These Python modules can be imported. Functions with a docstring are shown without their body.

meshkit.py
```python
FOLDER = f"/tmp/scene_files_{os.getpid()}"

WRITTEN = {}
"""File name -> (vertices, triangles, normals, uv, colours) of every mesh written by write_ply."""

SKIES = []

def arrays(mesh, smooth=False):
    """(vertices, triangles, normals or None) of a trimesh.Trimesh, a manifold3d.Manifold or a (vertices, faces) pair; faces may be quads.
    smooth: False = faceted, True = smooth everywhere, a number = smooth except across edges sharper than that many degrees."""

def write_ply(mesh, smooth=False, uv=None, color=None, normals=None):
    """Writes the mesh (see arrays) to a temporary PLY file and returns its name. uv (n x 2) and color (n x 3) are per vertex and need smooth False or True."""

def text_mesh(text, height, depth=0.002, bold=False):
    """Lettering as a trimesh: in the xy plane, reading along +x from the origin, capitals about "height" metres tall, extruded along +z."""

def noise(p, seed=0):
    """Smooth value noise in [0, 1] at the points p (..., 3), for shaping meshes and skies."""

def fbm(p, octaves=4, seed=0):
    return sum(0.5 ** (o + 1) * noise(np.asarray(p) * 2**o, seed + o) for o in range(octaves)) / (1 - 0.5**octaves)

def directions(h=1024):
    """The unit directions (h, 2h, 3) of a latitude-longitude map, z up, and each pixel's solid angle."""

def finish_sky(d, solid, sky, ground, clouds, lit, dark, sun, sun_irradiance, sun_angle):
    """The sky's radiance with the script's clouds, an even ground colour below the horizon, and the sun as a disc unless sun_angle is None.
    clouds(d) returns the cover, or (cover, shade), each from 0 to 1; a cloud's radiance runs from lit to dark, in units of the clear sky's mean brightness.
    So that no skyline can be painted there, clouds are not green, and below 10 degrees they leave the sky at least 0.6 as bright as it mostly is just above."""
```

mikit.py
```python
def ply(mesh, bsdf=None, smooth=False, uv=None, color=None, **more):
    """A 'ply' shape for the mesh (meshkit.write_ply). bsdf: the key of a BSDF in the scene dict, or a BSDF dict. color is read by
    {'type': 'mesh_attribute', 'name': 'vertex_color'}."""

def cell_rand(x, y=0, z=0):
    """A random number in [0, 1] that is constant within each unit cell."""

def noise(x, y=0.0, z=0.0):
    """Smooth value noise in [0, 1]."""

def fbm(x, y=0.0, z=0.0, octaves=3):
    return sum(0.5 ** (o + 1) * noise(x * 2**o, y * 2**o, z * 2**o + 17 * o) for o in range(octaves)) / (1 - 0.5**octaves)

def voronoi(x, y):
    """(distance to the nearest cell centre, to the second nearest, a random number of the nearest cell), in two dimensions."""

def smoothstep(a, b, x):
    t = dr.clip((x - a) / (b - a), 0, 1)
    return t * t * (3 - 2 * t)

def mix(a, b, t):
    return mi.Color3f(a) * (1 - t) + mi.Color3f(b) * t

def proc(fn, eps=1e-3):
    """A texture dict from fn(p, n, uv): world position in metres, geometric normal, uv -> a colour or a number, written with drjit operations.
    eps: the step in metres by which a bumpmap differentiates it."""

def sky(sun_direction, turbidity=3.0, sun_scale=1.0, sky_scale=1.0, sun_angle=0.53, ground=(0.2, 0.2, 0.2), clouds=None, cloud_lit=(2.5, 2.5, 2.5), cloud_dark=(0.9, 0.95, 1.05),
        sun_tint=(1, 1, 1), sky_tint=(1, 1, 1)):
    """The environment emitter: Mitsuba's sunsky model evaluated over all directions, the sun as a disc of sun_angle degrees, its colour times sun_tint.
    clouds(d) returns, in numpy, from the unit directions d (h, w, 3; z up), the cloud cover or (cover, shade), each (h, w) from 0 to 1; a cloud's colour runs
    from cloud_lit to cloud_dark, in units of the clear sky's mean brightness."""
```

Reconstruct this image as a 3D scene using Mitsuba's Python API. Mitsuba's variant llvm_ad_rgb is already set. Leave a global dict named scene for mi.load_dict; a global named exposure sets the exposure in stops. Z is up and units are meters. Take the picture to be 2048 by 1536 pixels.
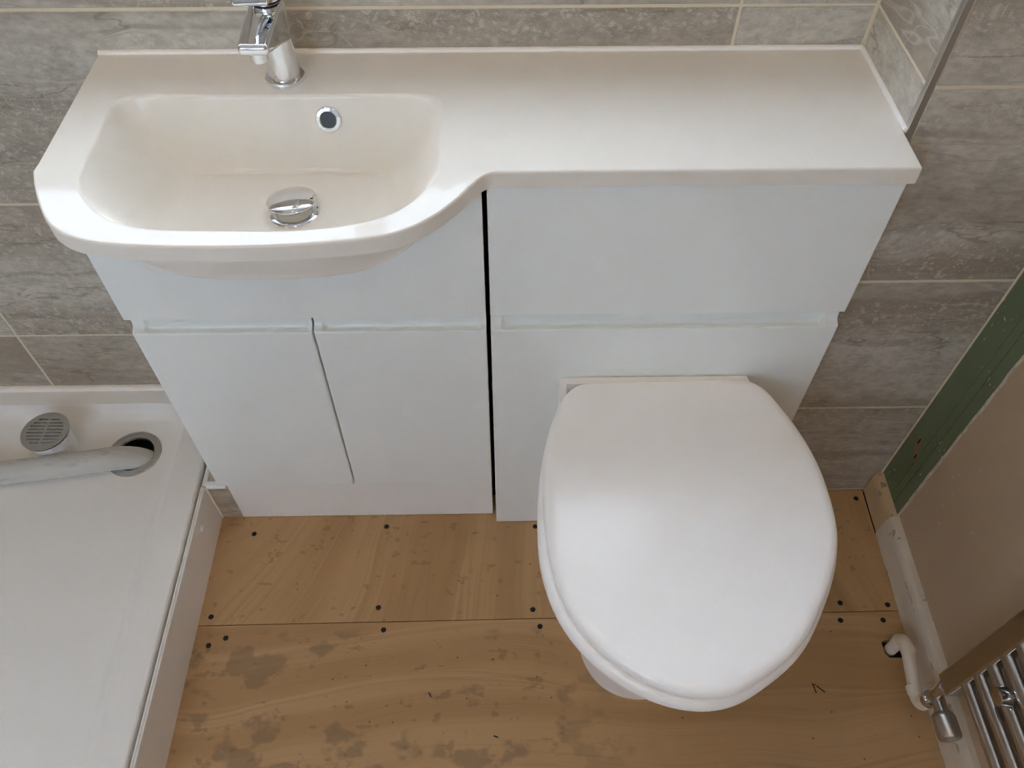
import math
import numpy as np
import trimesh
import shapely.geometry as sg
from shapely import affinity
from scipy.interpolate import CubicSpline
from scipy.spatial import Delaunay
import manifold3d as m3
import drjit as dr
import mitsuba as mi
import mikit
import meshkit
from mikit import noise, fbm, voronoi, cell_rand, smoothstep, mix, proc

T = mi.ScalarTransform4f
scene, labels = {}, {}
rng = np.random.default_rng(7)

# ------------------------------------------------------------------ camera
CAM, F_PX = np.array([0.51933, -1.00791, 1.42538]), 1605.83
PITCH, YAW, ROLL = (math.radians(a) for a in (52.3212, 1.0202, 0.1337))
fwd = np.array([math.sin(YAW) * math.cos(PITCH), math.cos(YAW) * math.cos(PITCH), -math.sin(PITCH)])
right = np.array([math.cos(YAW), -math.sin(YAW), 0.0])
up = np.cross(right, fwd)
up = up * math.cos(ROLL) - right * math.sin(ROLL)
scene['camera'] = {'type': 'perspective', 'fov': math.degrees(2 * math.atan(1024 / F_PX)), 'fov_axis': 'x', 'near_clip': 0.02, 'far_clip': 200.0,
                   'to_world': T().look_at(origin=CAM.tolist(), target=(CAM + fwd).tolist(), up=up.tolist())}

# ------------------------------------------------------------------ light: an overcast sky through the window, two warm ceiling lamps
scene['sky'] = mikit.sky((0.3, 0.5, 0.8), turbidity=4.0, sun_scale=0.0, sky_scale=1.0, ground=(0.22, 0.22, 0.21),
                         clouds=lambda d: 0.55 + 0.35 * meshkit.fbm(d * np.array([3.0, 3.0, 6.0]) + 5.0, 4, 3), cloud_lit=(1.10, 1.24, 1.38), cloud_dark=(0.88, 1.0, 1.12), sky_tint=(0.93, 1.01, 1.06))
LAMP = (3.2, 1.95, 0.80)
exposure = 5.2

# ------------------------------------------------------------------ dimensions (metres): x along the back wall, y into the wall, z up
H = 0.85                      # worktop
XL, XR = -0.0125, 1.0035      # worktop ends
XBOX, YBOX = 1.0066, -0.189   # tiled boxing on the right
YF = -0.252                   # cabinet fronts
XTRAY = -0.041                # outer face of the tray's side panel
XW = 1.268                    # right wall
ROOM_L, ROOM_F, CEIL = -0.98, -2.05, 2.38
WIN = (-0.45, 0.99, 1.07, 2.28)         # window opening in the back wall
WIN2 = (-0.85, 0.10, 0.95, 2.08)        # window opening behind the viewer
def xr(y): return XW + (y - YBOX) * 0.0205      # the right wall runs a degree out of square

# ------------------------------------------------------------------ mesh helpers
def add(key, mesh, bsdf, smooth=False):
    scene[key] = mikit.ply(mesh, bsdf, smooth)
    return key
def tag(key, label=None, cat=None, group=None, kind=None):
    d = {}
    if label: d['label'] = label
    if cat: d['category'] = cat
    if group: d['group'] = group
    if kind: d['kind'] = kind
    labels[key] = d
def num(base, i): return base if i == 0 else '%s_%03d' % (base, i)
def tm(man):
    m = man.to_mesh()
    return trimesh.Trimesh(m.vert_properties[:, :3], m.tri_verts, process=False)
def cbox(x0, x1, y0, y1, z0, z1, c=0.0):
    """A box whose edges are chamfered by c."""
    if c <= 0:
        return trimesh.creation.box(bounds=[[x0, y0, z0], [x1, y1, z1]])
    p = []
    for sx, X in ((1, x0), (-1, x1)):
        for sy, Y in ((1, y0), (-1, y1)):
            for sz, Z in ((1, z0), (-1, z1)):
                p += [(X, Y + sy * c, Z + sz * c), (X + sx * c, Y, Z + sz * c), (X + sx * c, Y + sy * c, Z)]
    return trimesh.convex.convex_hull(np.array(p))
def rbox(x0, x1, y0, y1, z0, z1, r, seg=16):
    s = m3.Manifold.sphere(r, seg)
    return tm(m3.Manifold.batch_hull([s.translate((x, y, z)) for x in (x0 + r, x1 - r) for y in (y0 + r, y1 - r) for z in (z0 + r, z1 - r)]))
def cyl(p0, p1, r, seg=32, r1=None, bevel=0.0):
    p0, p1 = np.array(p0, float), np.array(p1, float)
    L = np.linalg.norm(p1 - p0); r1 = r if r1 is None else r1
    if bevel: prof = [(0, 0), (r - bevel, 0), (r - 0.3 * bevel, 0.3 * bevel), (r, bevel), (r1, L - bevel), (r1 - 0.3 * bevel, L - 0.3 * bevel), (r1 - bevel, L), (0, L)]
    else: prof = [(0, 0), (r, 0), (r1, L), (0, L)]
    m = trimesh.creation.revolve(np.array(prof), sections=seg)
    m.apply_transform(trimesh.geometry.align_vectors([0, 0, 1], (p1 - p0) / L)); m.apply_translation(p0)
    return m
def lathe(prof, centre, seg=64, axis=(0, 0, 1)):
    m = trimesh.creation.revolve(np.array(prof, float), sections=seg)
    m.apply_transform(trimesh.geometry.align_vectors([0, 0, 1], np.array(axis, float) / np.linalg.norm(axis))); m.apply_translation(centre)
    return m
def extrude(poly, h, to=None):
    parts = [trimesh.creation.extrude_polygon(g, h, engine='earcut') for g in getattr(poly, 'geoms', [poly])]
    m = trimesh.util.concatenate(parts)
    if to is not None: m.apply_transform(to)
    return m
def cat(*ms): return trimesh.util.concatenate(list(ms))
def sweep(path, r, seg=20, n=80, caps=True):
    """A tube along a smooth path through the points."""
    path = np.array(path, float)
    t = np.r_[0, np.cumsum(np.linalg.norm(np.diff(path, axis=0), axis=1))]
    P = CubicSpline(t, path)(np.linspace(0, t[-1], n)) if len(path) > 2 else np.linspace(path[0], path[1], n)
    return tube(P, r, seg, caps)
def tube(P, r, seg=20, caps=True):
    P = np.array(P, float); n = len(P); r = np.broadcast_to(r, (n,))
    tn = np.gradient(P, axis=0); tn /= np.linalg.norm(tn, axis=1, keepdims=True)
    a = np.cross(tn[0], [0, 0, 1] if abs(tn[0][2]) < 0.9 else [1, 0, 0]); a /= np.linalg.norm(a)
    V, ang = [], np.arange(seg) * 2 * np.pi / seg
    for k in range(n):
        a = a - tn[k] * (a @ tn[k]); a /= np.linalg.norm(a); b = np.cross(tn[k], a)
        V.append(P[k] + r[k] * (np.cos(ang)[:, None] * a + np.sin(ang)[:, None] * b))
    return loft(V, cap0=caps, cap1=caps)
def loft(rings, cap0=False, cap1=False, flip=False):
    """Closed rings with the same number of points, joined to one another."""
    R = np.array(rings, float); K, N = R.shape[:2]
    V = R.reshape(-1, 3); i, j = np.meshgrid(np.arange(K - 1), np.arange(N), indexing='ij')
    a, b = i * N + j, i * N + (j + 1) % N
    Fq = np.stack([a, b, b + N, a + N], -1).reshape(-1, 4)
    Fc = [np.vstack([Fq[:, [0, 1, 2]], Fq[:, [0, 2, 3]]])]; V = [V]; o = K * N; jj = np.arange(N)
    if cap0: V.append(R[0].mean(0, keepdims=True)); Fc.append(np.stack([(jj + 1) % N, jj, jj * 0 + o], 1)); o += 1
    if cap1: V.append(R[-1].mean(0, keepdims=True)); Fc.append(np.stack([jj + (K - 1) * N, (jj + 1) % N + (K - 1) * N, jj * 0 + o], 1))
    Fc = np.vstack(Fc)
    return trimesh.Trimesh(np.vstack(V), Fc[:, ::-1] if flip else Fc, process=False)
def rev_if(m):
    """Outward faces for a closed mesh."""
    m = m.copy(); m.merge_vertices(); m.fix_normals(); return m
def closed_spline(pts, n, t=None):
    p = np.array(pts, float); p = np.vstack([p, p[:1]])
    if t is None: t = np.r_[0, np.cumsum(np.linalg.norm(np.diff(p, axis=0), axis=1) ** 0.75)]
    return CubicSpline(t, p, bc_type='periodic')(np.linspace(0, t[-1], n, endpoint=False)), t
def normals2(P):
    """Outward unit normals of a closed outline."""
    tn = np.roll(P, -1, 0) - np.roll(P, 1, 0); nn = np.stack([tn[:, 1], -tn[:, 0]], 1); nn /= np.linalg.norm(nn, axis=1, keepdims=True) + 1e-12
    area = np.sum(P[:, 0] * np.roll(P[:, 1], -1) - np.roll(P[:, 0], -1) * P[:, 1])
    return nn if area > 0 else -nn
def z3(P, z): return np.column_stack([P, np.broadcast_to(z, (len(P),))])
def flat_face(outer, holes, z, upward=True):
    """A flat face with the outline's own points."""
    poly = sg.Polygon(outer, holes)
    v, f = trimesh.creation.triangulate_polygon(poly, engine='earcut')
    v3 = np.column_stack([v, np.full(len(v), z)]); a, b, c = v[f[:, 0]], v[f[:, 1]], v[f[:, 2]]
    ccw = ((b - a)[:, 0] * (c - a)[:, 1] - (b - a)[:, 1] * (c - a)[:, 0]) > 0
    f = np.where((ccw == upward)[:, None], f, f[:, ::-1])
    return trimesh.Trimesh(v3, f, process=False)
def grid_mesh(P):
    """P (rows, columns, 3) as a mesh."""
    r, c = P.shape[:2]; i, j = np.meshgrid(np.arange(r - 1), np.arange(c - 1), indexing='ij'); a = i * c + j
    q = np.stack([a, a + 1, a + c + 1, a + c], -1).reshape(-1, 4)
    return trimesh.Trimesh(P.reshape(-1, 3), np.vstack([q[:, [0, 1, 2]], q[:, [0, 2, 3]]]), process=False)
XZ = np.array([[1, 0, 0, 0], [0, 0, -1, 0], [0, 1, 0, 0], [0, 0, 0, 1.0]])   # a polygon in x, z; extruded towards -y
def xz(y_back): m = XZ.copy(); m[1, 3] = y_back; return m
YZ = np.array([[0, 0, 1, 0], [1, 0, 0, 0], [0, 1, 0, 0], [0, 0, 0, 1.0]])    # a polygon in y, z; extruded towards +x
def yz(x0): m = YZ.copy(); m[0, 3] = x0; return m

# ------------------------------------------------------------------ materials
def rgb(*c): return {'type': 'rgb', 'value': list(c)}
def two(b): return {'type': 'twosided', 'bsdf': b}
def gloss(c, rough=0.05, spec=0.5): return two({'type': 'principled', 'base_color': c if isinstance(c, dict) else rgb(*c), 'roughness': rough, 'specular': spec})
def matt(c, rough=0.7): return gloss(c, rough, 0.35)
ACRYLIC = (0.775, 0.74, 0.672)
scene['m_acrylic'] = gloss(ACRYLIC, 0.05, 0.32)
scene['m_ceramic'] = gloss((0.86, 0.855, 0.835), 0.04)
scene['m_seat'] = gloss((0.91, 0.91, 0.905), 0.20, 0.5)
scene['m_cabinet'] = gloss((0.77, 0.80, 0.785), 0.20)
scene['m_plinth'] = gloss((0.80, 0.805, 0.785), 0.32)
scene['m_carcass'] = matt((0.55, 0.55, 0.54), 0.6)
scene['m_tray'] = gloss((0.80, 0.80, 0.78), 0.24)
scene['m_panel'] = gloss((0.74, 0.73, 0.71), 0.3)
scene['m_white_plastic'] = gloss((0.84, 0.85, 0.87), 0.3)
scene['m_sealant'] = gloss((0.86, 0.84, 0.80), 0.25)
scene['m_chrome'] = two({'type': 'principled', 'base_color': rgb(0.80, 0.815, 0.835), 'metallic': 1.0, 'roughness': 0.045})
scene['m_radiator'] = two({'type': 'principled', 'base_color': rgb(0.55, 0.55, 0.55), 'metallic': 1.0, 'roughness': 0.10})
scene['m_steel'] = two({'type': 'principled', 'base_color': rgb(0.56, 0.56, 0.55), 'metallic': 1.0, 'roughness': 0.3})
scene['m_black'] = matt((0.012, 0.012, 0.013), 0.6)
scene['m_drain'] = gloss((0.022, 0.032, 0.038), 0.25)
scene['m_grout'] = matt((0.66, 0.59, 0.46), 0.85)
scene['m_cream_wall'] = None
scene['m_ceiling'] = matt((0.86, 0.865, 0.87), 0.9)
scene['m_plain_wall'] = matt((0.80, 0.81, 0.82), 0.8)
scene['m_upvc'] = gloss((0.82, 0.83, 0.83), 0.25)
scene['m_pane'] = {'type': 'thindielectric'}
scene['m_brown_core'] = matt((0.30, 0.15, 0.09), 0.9)

def tile_fn(p, n, uv):
    """Ceramic printed like travertine: beds of grey beige, dark seams, pale shells."""
    turn = dr.abs(n.x) > 0.7
    h = dr.select(turn, p.y * 1.0 + 7.3, p.x)
    flat = dr.abs(n.z) > 0.7
    v = dr.select(flat, p.y, p.z)
    row, col = dr.floor((v + 0.0265) / 0.3115), dr.floor((h + 0.394 + 6.12) / 0.612)
    r = cell_rand(row, col, 3)
    a, b = h + r * 37.0, v + cell_rand(col, row, 9) * 11.0
    w = (fbm(a * 3.2, b * 5.0, 1.5, 3) - 0.5)
    s = b + 0.055 * w + 0.02 * (fbm(a * 14, b * 22, 4.0, 2) - 0.5)
    bed = noise(s * 17.0, a * 0.35, 2.0)
    bed2 = fbm(s * 55.0, a * 1.3, 7.0, 3)
    fine = fbm(a * 95.0 + 2.0 * w, b * 170.0, 3.0, 4)
    c = mix((0.40, 0.355, 0.305), (0.52, 0.485, 0.44), smoothstep(0.25, 0.75, bed))
    c = mix(c, (0.30, 0.26, 0.22), 0.55 * smoothstep(0.56, 0.8, bed2))
    mott = fbm(a * 30.0, b * 46.0 + 2.0 * w, 71.0, 4)
    c = c * (0.62 + 0.42 * fine + 0.34 * mott)
    band = smoothstep(0.60, 0.66, noise(s * 9.0 + 0.3 * w, a * 0.5, 51.0)) * smoothstep(0.35, 0.6, noise(a * 2.0, b * 7.0, 61.0))
    c = mix(c, (0.305, 0.245, 0.195), 0.80 * band * (0.5 + 0.5 * bed2))
    # seams: thin wavering dark lines, mostly along the bed
    q = fbm(a * 4.5, s * 30.0, 11.0, 4)
    seam = 1.0 - smoothstep(0.0, 0.022, dr.abs(q - 0.52))
    c = mix(c, (0.21, 0.165, 0.125), 0.55 * seam * smoothstep(0.40, 0.62, noise(a * 5, b * 20, 5.0)))
    q2 = fbm(a * 2.0, s * 75.0, 15.0, 3)
    c = mix(c, (0.27, 0.22, 0.175), 0.34 * (1.0 - smoothstep(0.0, 0.02, dr.abs(q2 - 0.5))))
    # pale shell flecks gathered in some beds
    d1, d2, which = voronoi(a * 85.0 + 3.0 * w, b * 120.0 + 2.0 * noise(a * 60, b * 60, 2.0))
    shelly = smoothstep(0.42, 0.62, noise(s * 13.0, a * 1.1, 21.0))
    rim = smoothstep(0.24, 0.30, d1) * (1.0 - smoothstep(0.33, 0.42, d1))
    c = mix(c, (0.64, 0.61, 0.57), 0.60 * shelly * rim * smoothstep(0.45, 0.5, which) * smoothstep(0.3, 0.7, noise(a * 160, b * 160, 6.0)))
    c = mix(c, (0.60, 0.575, 0.535), 0.65 * shelly * (1.0 - smoothstep(0.10, 0.30, d1)) * smoothstep(0.62, 0.7, which))
    d3, d4, wh2 = voronoi(a * 210.0 + 4.0 * mott, b * 330.0)
    c = mix(c, (0.62, 0.59, 0.545), 0.45 * (0.35 + 0.65 * shelly) * (1.0 - smoothstep(0.15, 0.35, d3)) * smoothstep(0.66, 0.72, wh2))
    c = mix(c, (0.27, 0.225, 0.18), 0.40 * (1.0 - smoothstep(0.10, 0.28, d3)) * smoothstep(0.12, 0.06, wh2))
    # veins running slantwise in some tiles
    q5 = fbm(a * 7.0 + b * 2.0, b * 34.0 + a * 6.0, 81.0, 3)
    vein = (1.0 - smoothstep(0.0, 0.035, dr.abs(q5 - 0.55))) * smoothstep(0.5, 0.7, noise(a * 3.0, b * 6.0, 91.0))
    c = mix(c, (0.60, 0.57, 0.53), 0.5 * vein)
    # hairline pale scratches of calcite
    q3 = fbm(a * 9.0 + b * 5.0, b * 12.0, 31.0, 3)
    c = mix(c, (0.70, 0.67, 0.62), 0.35 * (1.0 - smoothstep(0.0, 0.006, dr.abs(q3 - 0.5))) * smoothstep(0.55, 0.7, noise(a * 7, b * 9, 41.0)))
    return c * mi.Color3f(0.92, 0.925, 0.88)
scene['m_tile'] = two({'type': 'principled', 'base_color': proc(tile_fn), 'roughness': 0.28, 'specular': 0.5})

def ply_grain(g, k, seed):
    """Rotary cut veneer: long wavering figure along g."""
    w = fbm(g * 1.9, k * 2.6, seed, 3) - 0.5
    s = k + 0.16 * w
    fig = fbm(s * 20.0, g * 0.9, seed + 3, 4)
    hair = fbm(s * 520.0, g * 7.0, seed + 5, 2)
    c = mix((0.40, 0.24, 0.112), (0.475, 0.30, 0.150), smoothstep(0.32, 0.68, fig))
    q = dr.abs(fbm(s * 9.0, g * 0.7, seed + 9, 3) - 0.5)
    c = mix(c, (0.52, 0.345, 0.20), 0.5 * (1.0 - smoothstep(0.0, 0.018, q)))
    c = mix(c, (0.355, 0.205, 0.10), 0.35 * (1.0 - smoothstep(0.0, 0.02, dr.abs(q - 0.05))))
    c = mix(c, (0.33, 0.195, 0.095), 0.30 * smoothstep(0.58, 0.8, hair))
    return c
def seg_d(p, ax, ay, bx, by):
    dx, dy = bx - ax, by - ay
    t = dr.clip(((p.x - ax) * dx + (p.y - ay) * dy) / (dx * dx + dy * dy), 0, 1)
    return dr.sqrt(dr.square(p.x - ax - t * dx) + dr.square(p.y - ay - t * dy))
def speckle(p, c, dense):
    d1, d2, which = voronoi(p.x * 28.0, p.y * 28.0)
    return mix(c, (0.09, 0.055, 0.03), 0.8 * (1.0 - smoothstep(0.030, 0.05, d1)) * smoothstep(dense, dense + 0.02, which))
def ply_back(p, n, uv):
    c = ply_grain(p.y, p.x - 0.55 * (p.y + 0.35) * smoothstep(0.45, 0.0, p.x), 3.0)
    st = fbm(p.x * 55, p.y * 80, 8.0, 4)
    c = mix(c, (0.27, 0.14, 0.06), 0.45 * smoothstep(0.70, 0.80, st))
    return speckle(p, c, 0.93)
def ply_front(p, n, uv):
    c = ply_grain(p.x, p.y * 1.2, 13.0)
    st = fbm(p.x * 13.0, p.y * 17.0, 5.5, 5) + 0.22 * (noise(p.x * 3.6, p.y * 4.0, 9.0) - 0.5)
    where = smoothstep(0.85, 0.60, p.x + 0.1 * noise(p.x * 8, p.y * 8, 3.0)) * smoothstep(-0.46, -0.48, p.y)
    c = mix(c, (0.205, 0.140, 0.082), 0.55 * where * smoothstep(0.52, 0.62, st))
    st2 = fbm(p.x * 40.0, p.y * 60.0, 25.5, 4)
    c = mix(c, (0.20, 0.115, 0.055), 0.40 * where * smoothstep(0.62, 0.70, st2))
    c = speckle(p, c, 0.88)
    for a in ((1.0520, -0.5750, 1.0545, -0.5895), (1.0585, -0.5790, 1.0690, -0.5885), (1.0555, -0.5760, 1.0560, -0.5762), (0.497, -0.652, 0.503, -0.654), (0.385, -0.580, 0.388, -0.586)):
        c = mix(c, (0.02, 0.018, 0.018), 1.0 - smoothstep(0.0007, 0.0015, seg_d(p, *a)))
    return c
scene['m_ply_back'] = two({'type': 'principled', 'base_color': proc(ply_back), 'roughness': 0.5, 'specular': 0.35})
scene['m_ply_front'] = two({'type': 'principled', 'base_color': proc(ply_front), 'roughness': 0.5, 'specular': 0.35})
def cream_fn(p, n, uv):
    c = mix((0.45, 0.345, 0.235), (0.49, 0.38, 0.265), fbm(p.y * 9, p.z * 9, p.x * 9, 3))
    return mix(c, (0.66, 0.60, 0.52), 0.6 * smoothstep(0.93, 0.95, noise(p.y * 120, p.z * 120, 3.0)) * smoothstep(0.55, 0.7, noise(p.y * 11, p.z * 11, 9.0)))
scene['m_cream_wall'] = two({'type': 'principled', 'base_color': proc(cream_fn), 'roughness': 0.6, 'specular': 0.3})
def green_fn(p, n, uv):
    c = mix((0.115, 0.155, 0.085), (0.155, 0.20, 0.12), fbm(p.y * 14, p.z * 8, 2.0, 3))
    c = mix(c, (0.42, 0.44, 0.36), smoothstep(0.90, 0.93, noise(p.y * 230, p.z * 170, 4.0)) * smoothstep(0.62, 0.66, noise(p.y * 33, p.z * 22, 6.0)))
    return c
scene['m_green'] = two({'type': 'principled', 'base_color': proc(green_fn), 'roughness': 0.55, 'specular': 0.35})
def skirt_fn(p, n, uv):
    c = mix((0.60, 0.54, 0.45), (0.68, 0.62, 0.53), fbm(p.y * 22, p.z * 40, 2.0, 3))
    chip = fbm(p.y * 60, p.z * 110, 7.0, 3)
    return mix(c, (0.30, 0.24, 0.15), 0.75 * smoothstep(0.69, 0.72, chip) * smoothstep(0.045, 0.06, p.z))
scene['m_skirting'] = two({'type': 'principled', 'base_color': proc(skirt_fn), 'roughness': 0.45, 'specular': 0.4})
def skirt2_fn(p, n, uv):
    c = mix((0.52, 0.39, 0.235), (0.60, 0.46, 0.29), fbm(p.y * 22, p.z * 40, 2.0, 3))
    chip = fbm(p.y * 60, p.z * 90, 17.0, 3)
    return mix(c, (0.24, 0.18, 0.10), 0.75 * smoothstep(0.64, 0.67, chip) * smoothstep(0.05, 0.062, p.z))
scene['m_old_skirting'] = two({'type': 'principled', 'base_color': proc(skirt2_fn), 'roughness': 0.5, 'specular': 0.4})
def plaster_edge_fn(p, n, uv): return mix((0.40, 0.37, 0.31), (0.66, 0.62, 0.55), fbm(p.y * 90, p.z * 90, 3.0, 3))
scene['m_plaster_edge'] = matt(proc(plaster_edge_fn), 0.9)
def pipe_fn(p, n, uv):
    c = mix((0.50, 0.50, 0.475), (0.56, 0.56, 0.535), fbm(p.x * 8, p.y * 20, p.z * 20, 3))
    d = fbm(p.x * 26, p.y * 75, p.z * 75, 4)
    return mix(c, (0.36, 0.36, 0.35), 0.5 * smoothstep(0.60, 0.72, d))
scene['m_grey_pipe'] = two({'type': 'principled', 'base_color': proc(pipe_fn), 'roughness': 0.42, 'specular': 0.4})
def white_pipe_fn(p, n, uv): return mix((0.66, 0.60, 0.51), (0.74, 0.69, 0.60), fbm(p.x * 60, p.y * 40, p.z * 60, 3))
scene['m_white_pipe'] = two({'type': 'principled', 'base_color': proc(white_pipe_fn), 'roughness': 0.35, 'specular': 0.45})
def mark_steel(p, n, uv): return mix((0.52, 0.52, 0.51), (0.62, 0.62, 0.61), noise(p.x * 60, p.y * 1500, 2.0))
scene['m_brushed'] = two({'type': 'principled', 'base_color': proc(mark_steel), 'metallic': 1.0, 'roughness': 0.24})

# ------------------------------------------------------------------ the setting: walls, tiles, window, ceiling
x0w, x1w, z0w, z1w = WIN
def wall_xz(x0, x1, z0, z1, hole=None):
    p = sg.box(x0, z0, x1, z1)
    return p.difference(sg.box(*hole)) if hole is not None else p
GROUT = 0.004
ZROWS = [-0.0265, 0.285, 0.5965, 0.908, 1.2195, 1.531, 1.8425, 2.154, 2.4655]
XCOLS = [-1.618 + 0.612 * k for k in range(6)]        # ..., -0.394, 0.218, 0.830, 1.442
def tile_poly(a0, a1, b0, b1, clip, cut=None):
    g = GROUT / 2
    p = sg.box(a0 + g, b0 + g, a1 - g, b1 - g).intersection(clip)
    if cut is not None: p = p.difference(cut)
    return p if p.area > 2e-4 else None
def tile_mesh(p, to):
    """One tile 8 mm thick with a bevelled face edge."""
    c = 0.0008
    if p.geom_type == 'Polygon' and len(p.exterior.coords) == 5 and not p.interiors:
        a0, b0, a1, b1 = p.bounds; m = cbox(a0, a1, b0, b1, 0, 0.008, c)
    else: m = extrude(p, 0.008)
    m = m.copy(); m.apply_transform(to); return m
# back wall
add('wall_back', extrude(wall_xz(ROOM_L - 0.1, XW + 0.2, -0.05, CEIL + 0.05, (x0w, z0w, x1w, z1w)), 0.2493, xz(0.25)), 'm_grout')
tag('wall_back', 'back wall in grey beige stone-look tiles behind the basin and tray', kind='structure')
i = 0
clip_b = sg.box(ROOM_L, 0.02, XBOX - 0.003, CEIL)
for r in range(len(ZROWS) - 1):
    for k in range(len(XCOLS) - 1):
        p = tile_poly(XCOLS[k], XCOLS[k + 1], ZROWS[r], ZROWS[r + 1], clip_b, sg.box(x0w, z0w, x1w, z1w))
        if p is None or (XCOLS[k] > 0.2 and ZROWS[r + 1] < 0.6): continue
        for g in getattr(p, 'geoms', [p]):
            if g.area < 2e-4: continue
            add(num('wall_back__tile', i), tile_mesh(g, xz(0.008)), 'm_tile'); i += 1
# boxing on the right: return side and front
add('wall_boxing', cbox(XBOX + 0.0007, XW + 0.05, YBOX + 0.0007, 0.003, -0.05, CEIL), 'm_grout')
tag('wall_boxing', 'tiled boxed-out wall at the right behind the toilet unit', kind='structure')
i = 0
for r in range(len(ZROWS) - 1):
    z0, z1 = max(ZROWS[r], 0.002) + GROUT / 2, min(ZROWS[r + 1], CEIL) - GROUT / 2
    if z1 - z0 < 0.01: continue
    add(num('wall_boxing__tile', i), cbox(XBOX + 0.0095, XW - 0.003, YBOX, YBOX + 0.009, z0, z1, 0.0008), 'm_tile'); i += 1
    if z1 > H:
        add(num('wall_boxing__tile', i), cbox(XBOX, XBOX + 0.009, YBOX + 0.0095, -0.003, z0, z1, 0.0008), 'm_tile'); i += 1
# metal corner trim of the boxing
add('trim_1', cat(cbox(XBOX - 0.0006, XBOX + 0.0085, YBOX - 0.0006, YBOX + 0.0085, 0.0, CEIL - 0.002, 0.0006)), 'm_steel')
tag('trim_1', 'brushed metal edge trim on the tiled corner above the worktop', kind='structure')
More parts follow.
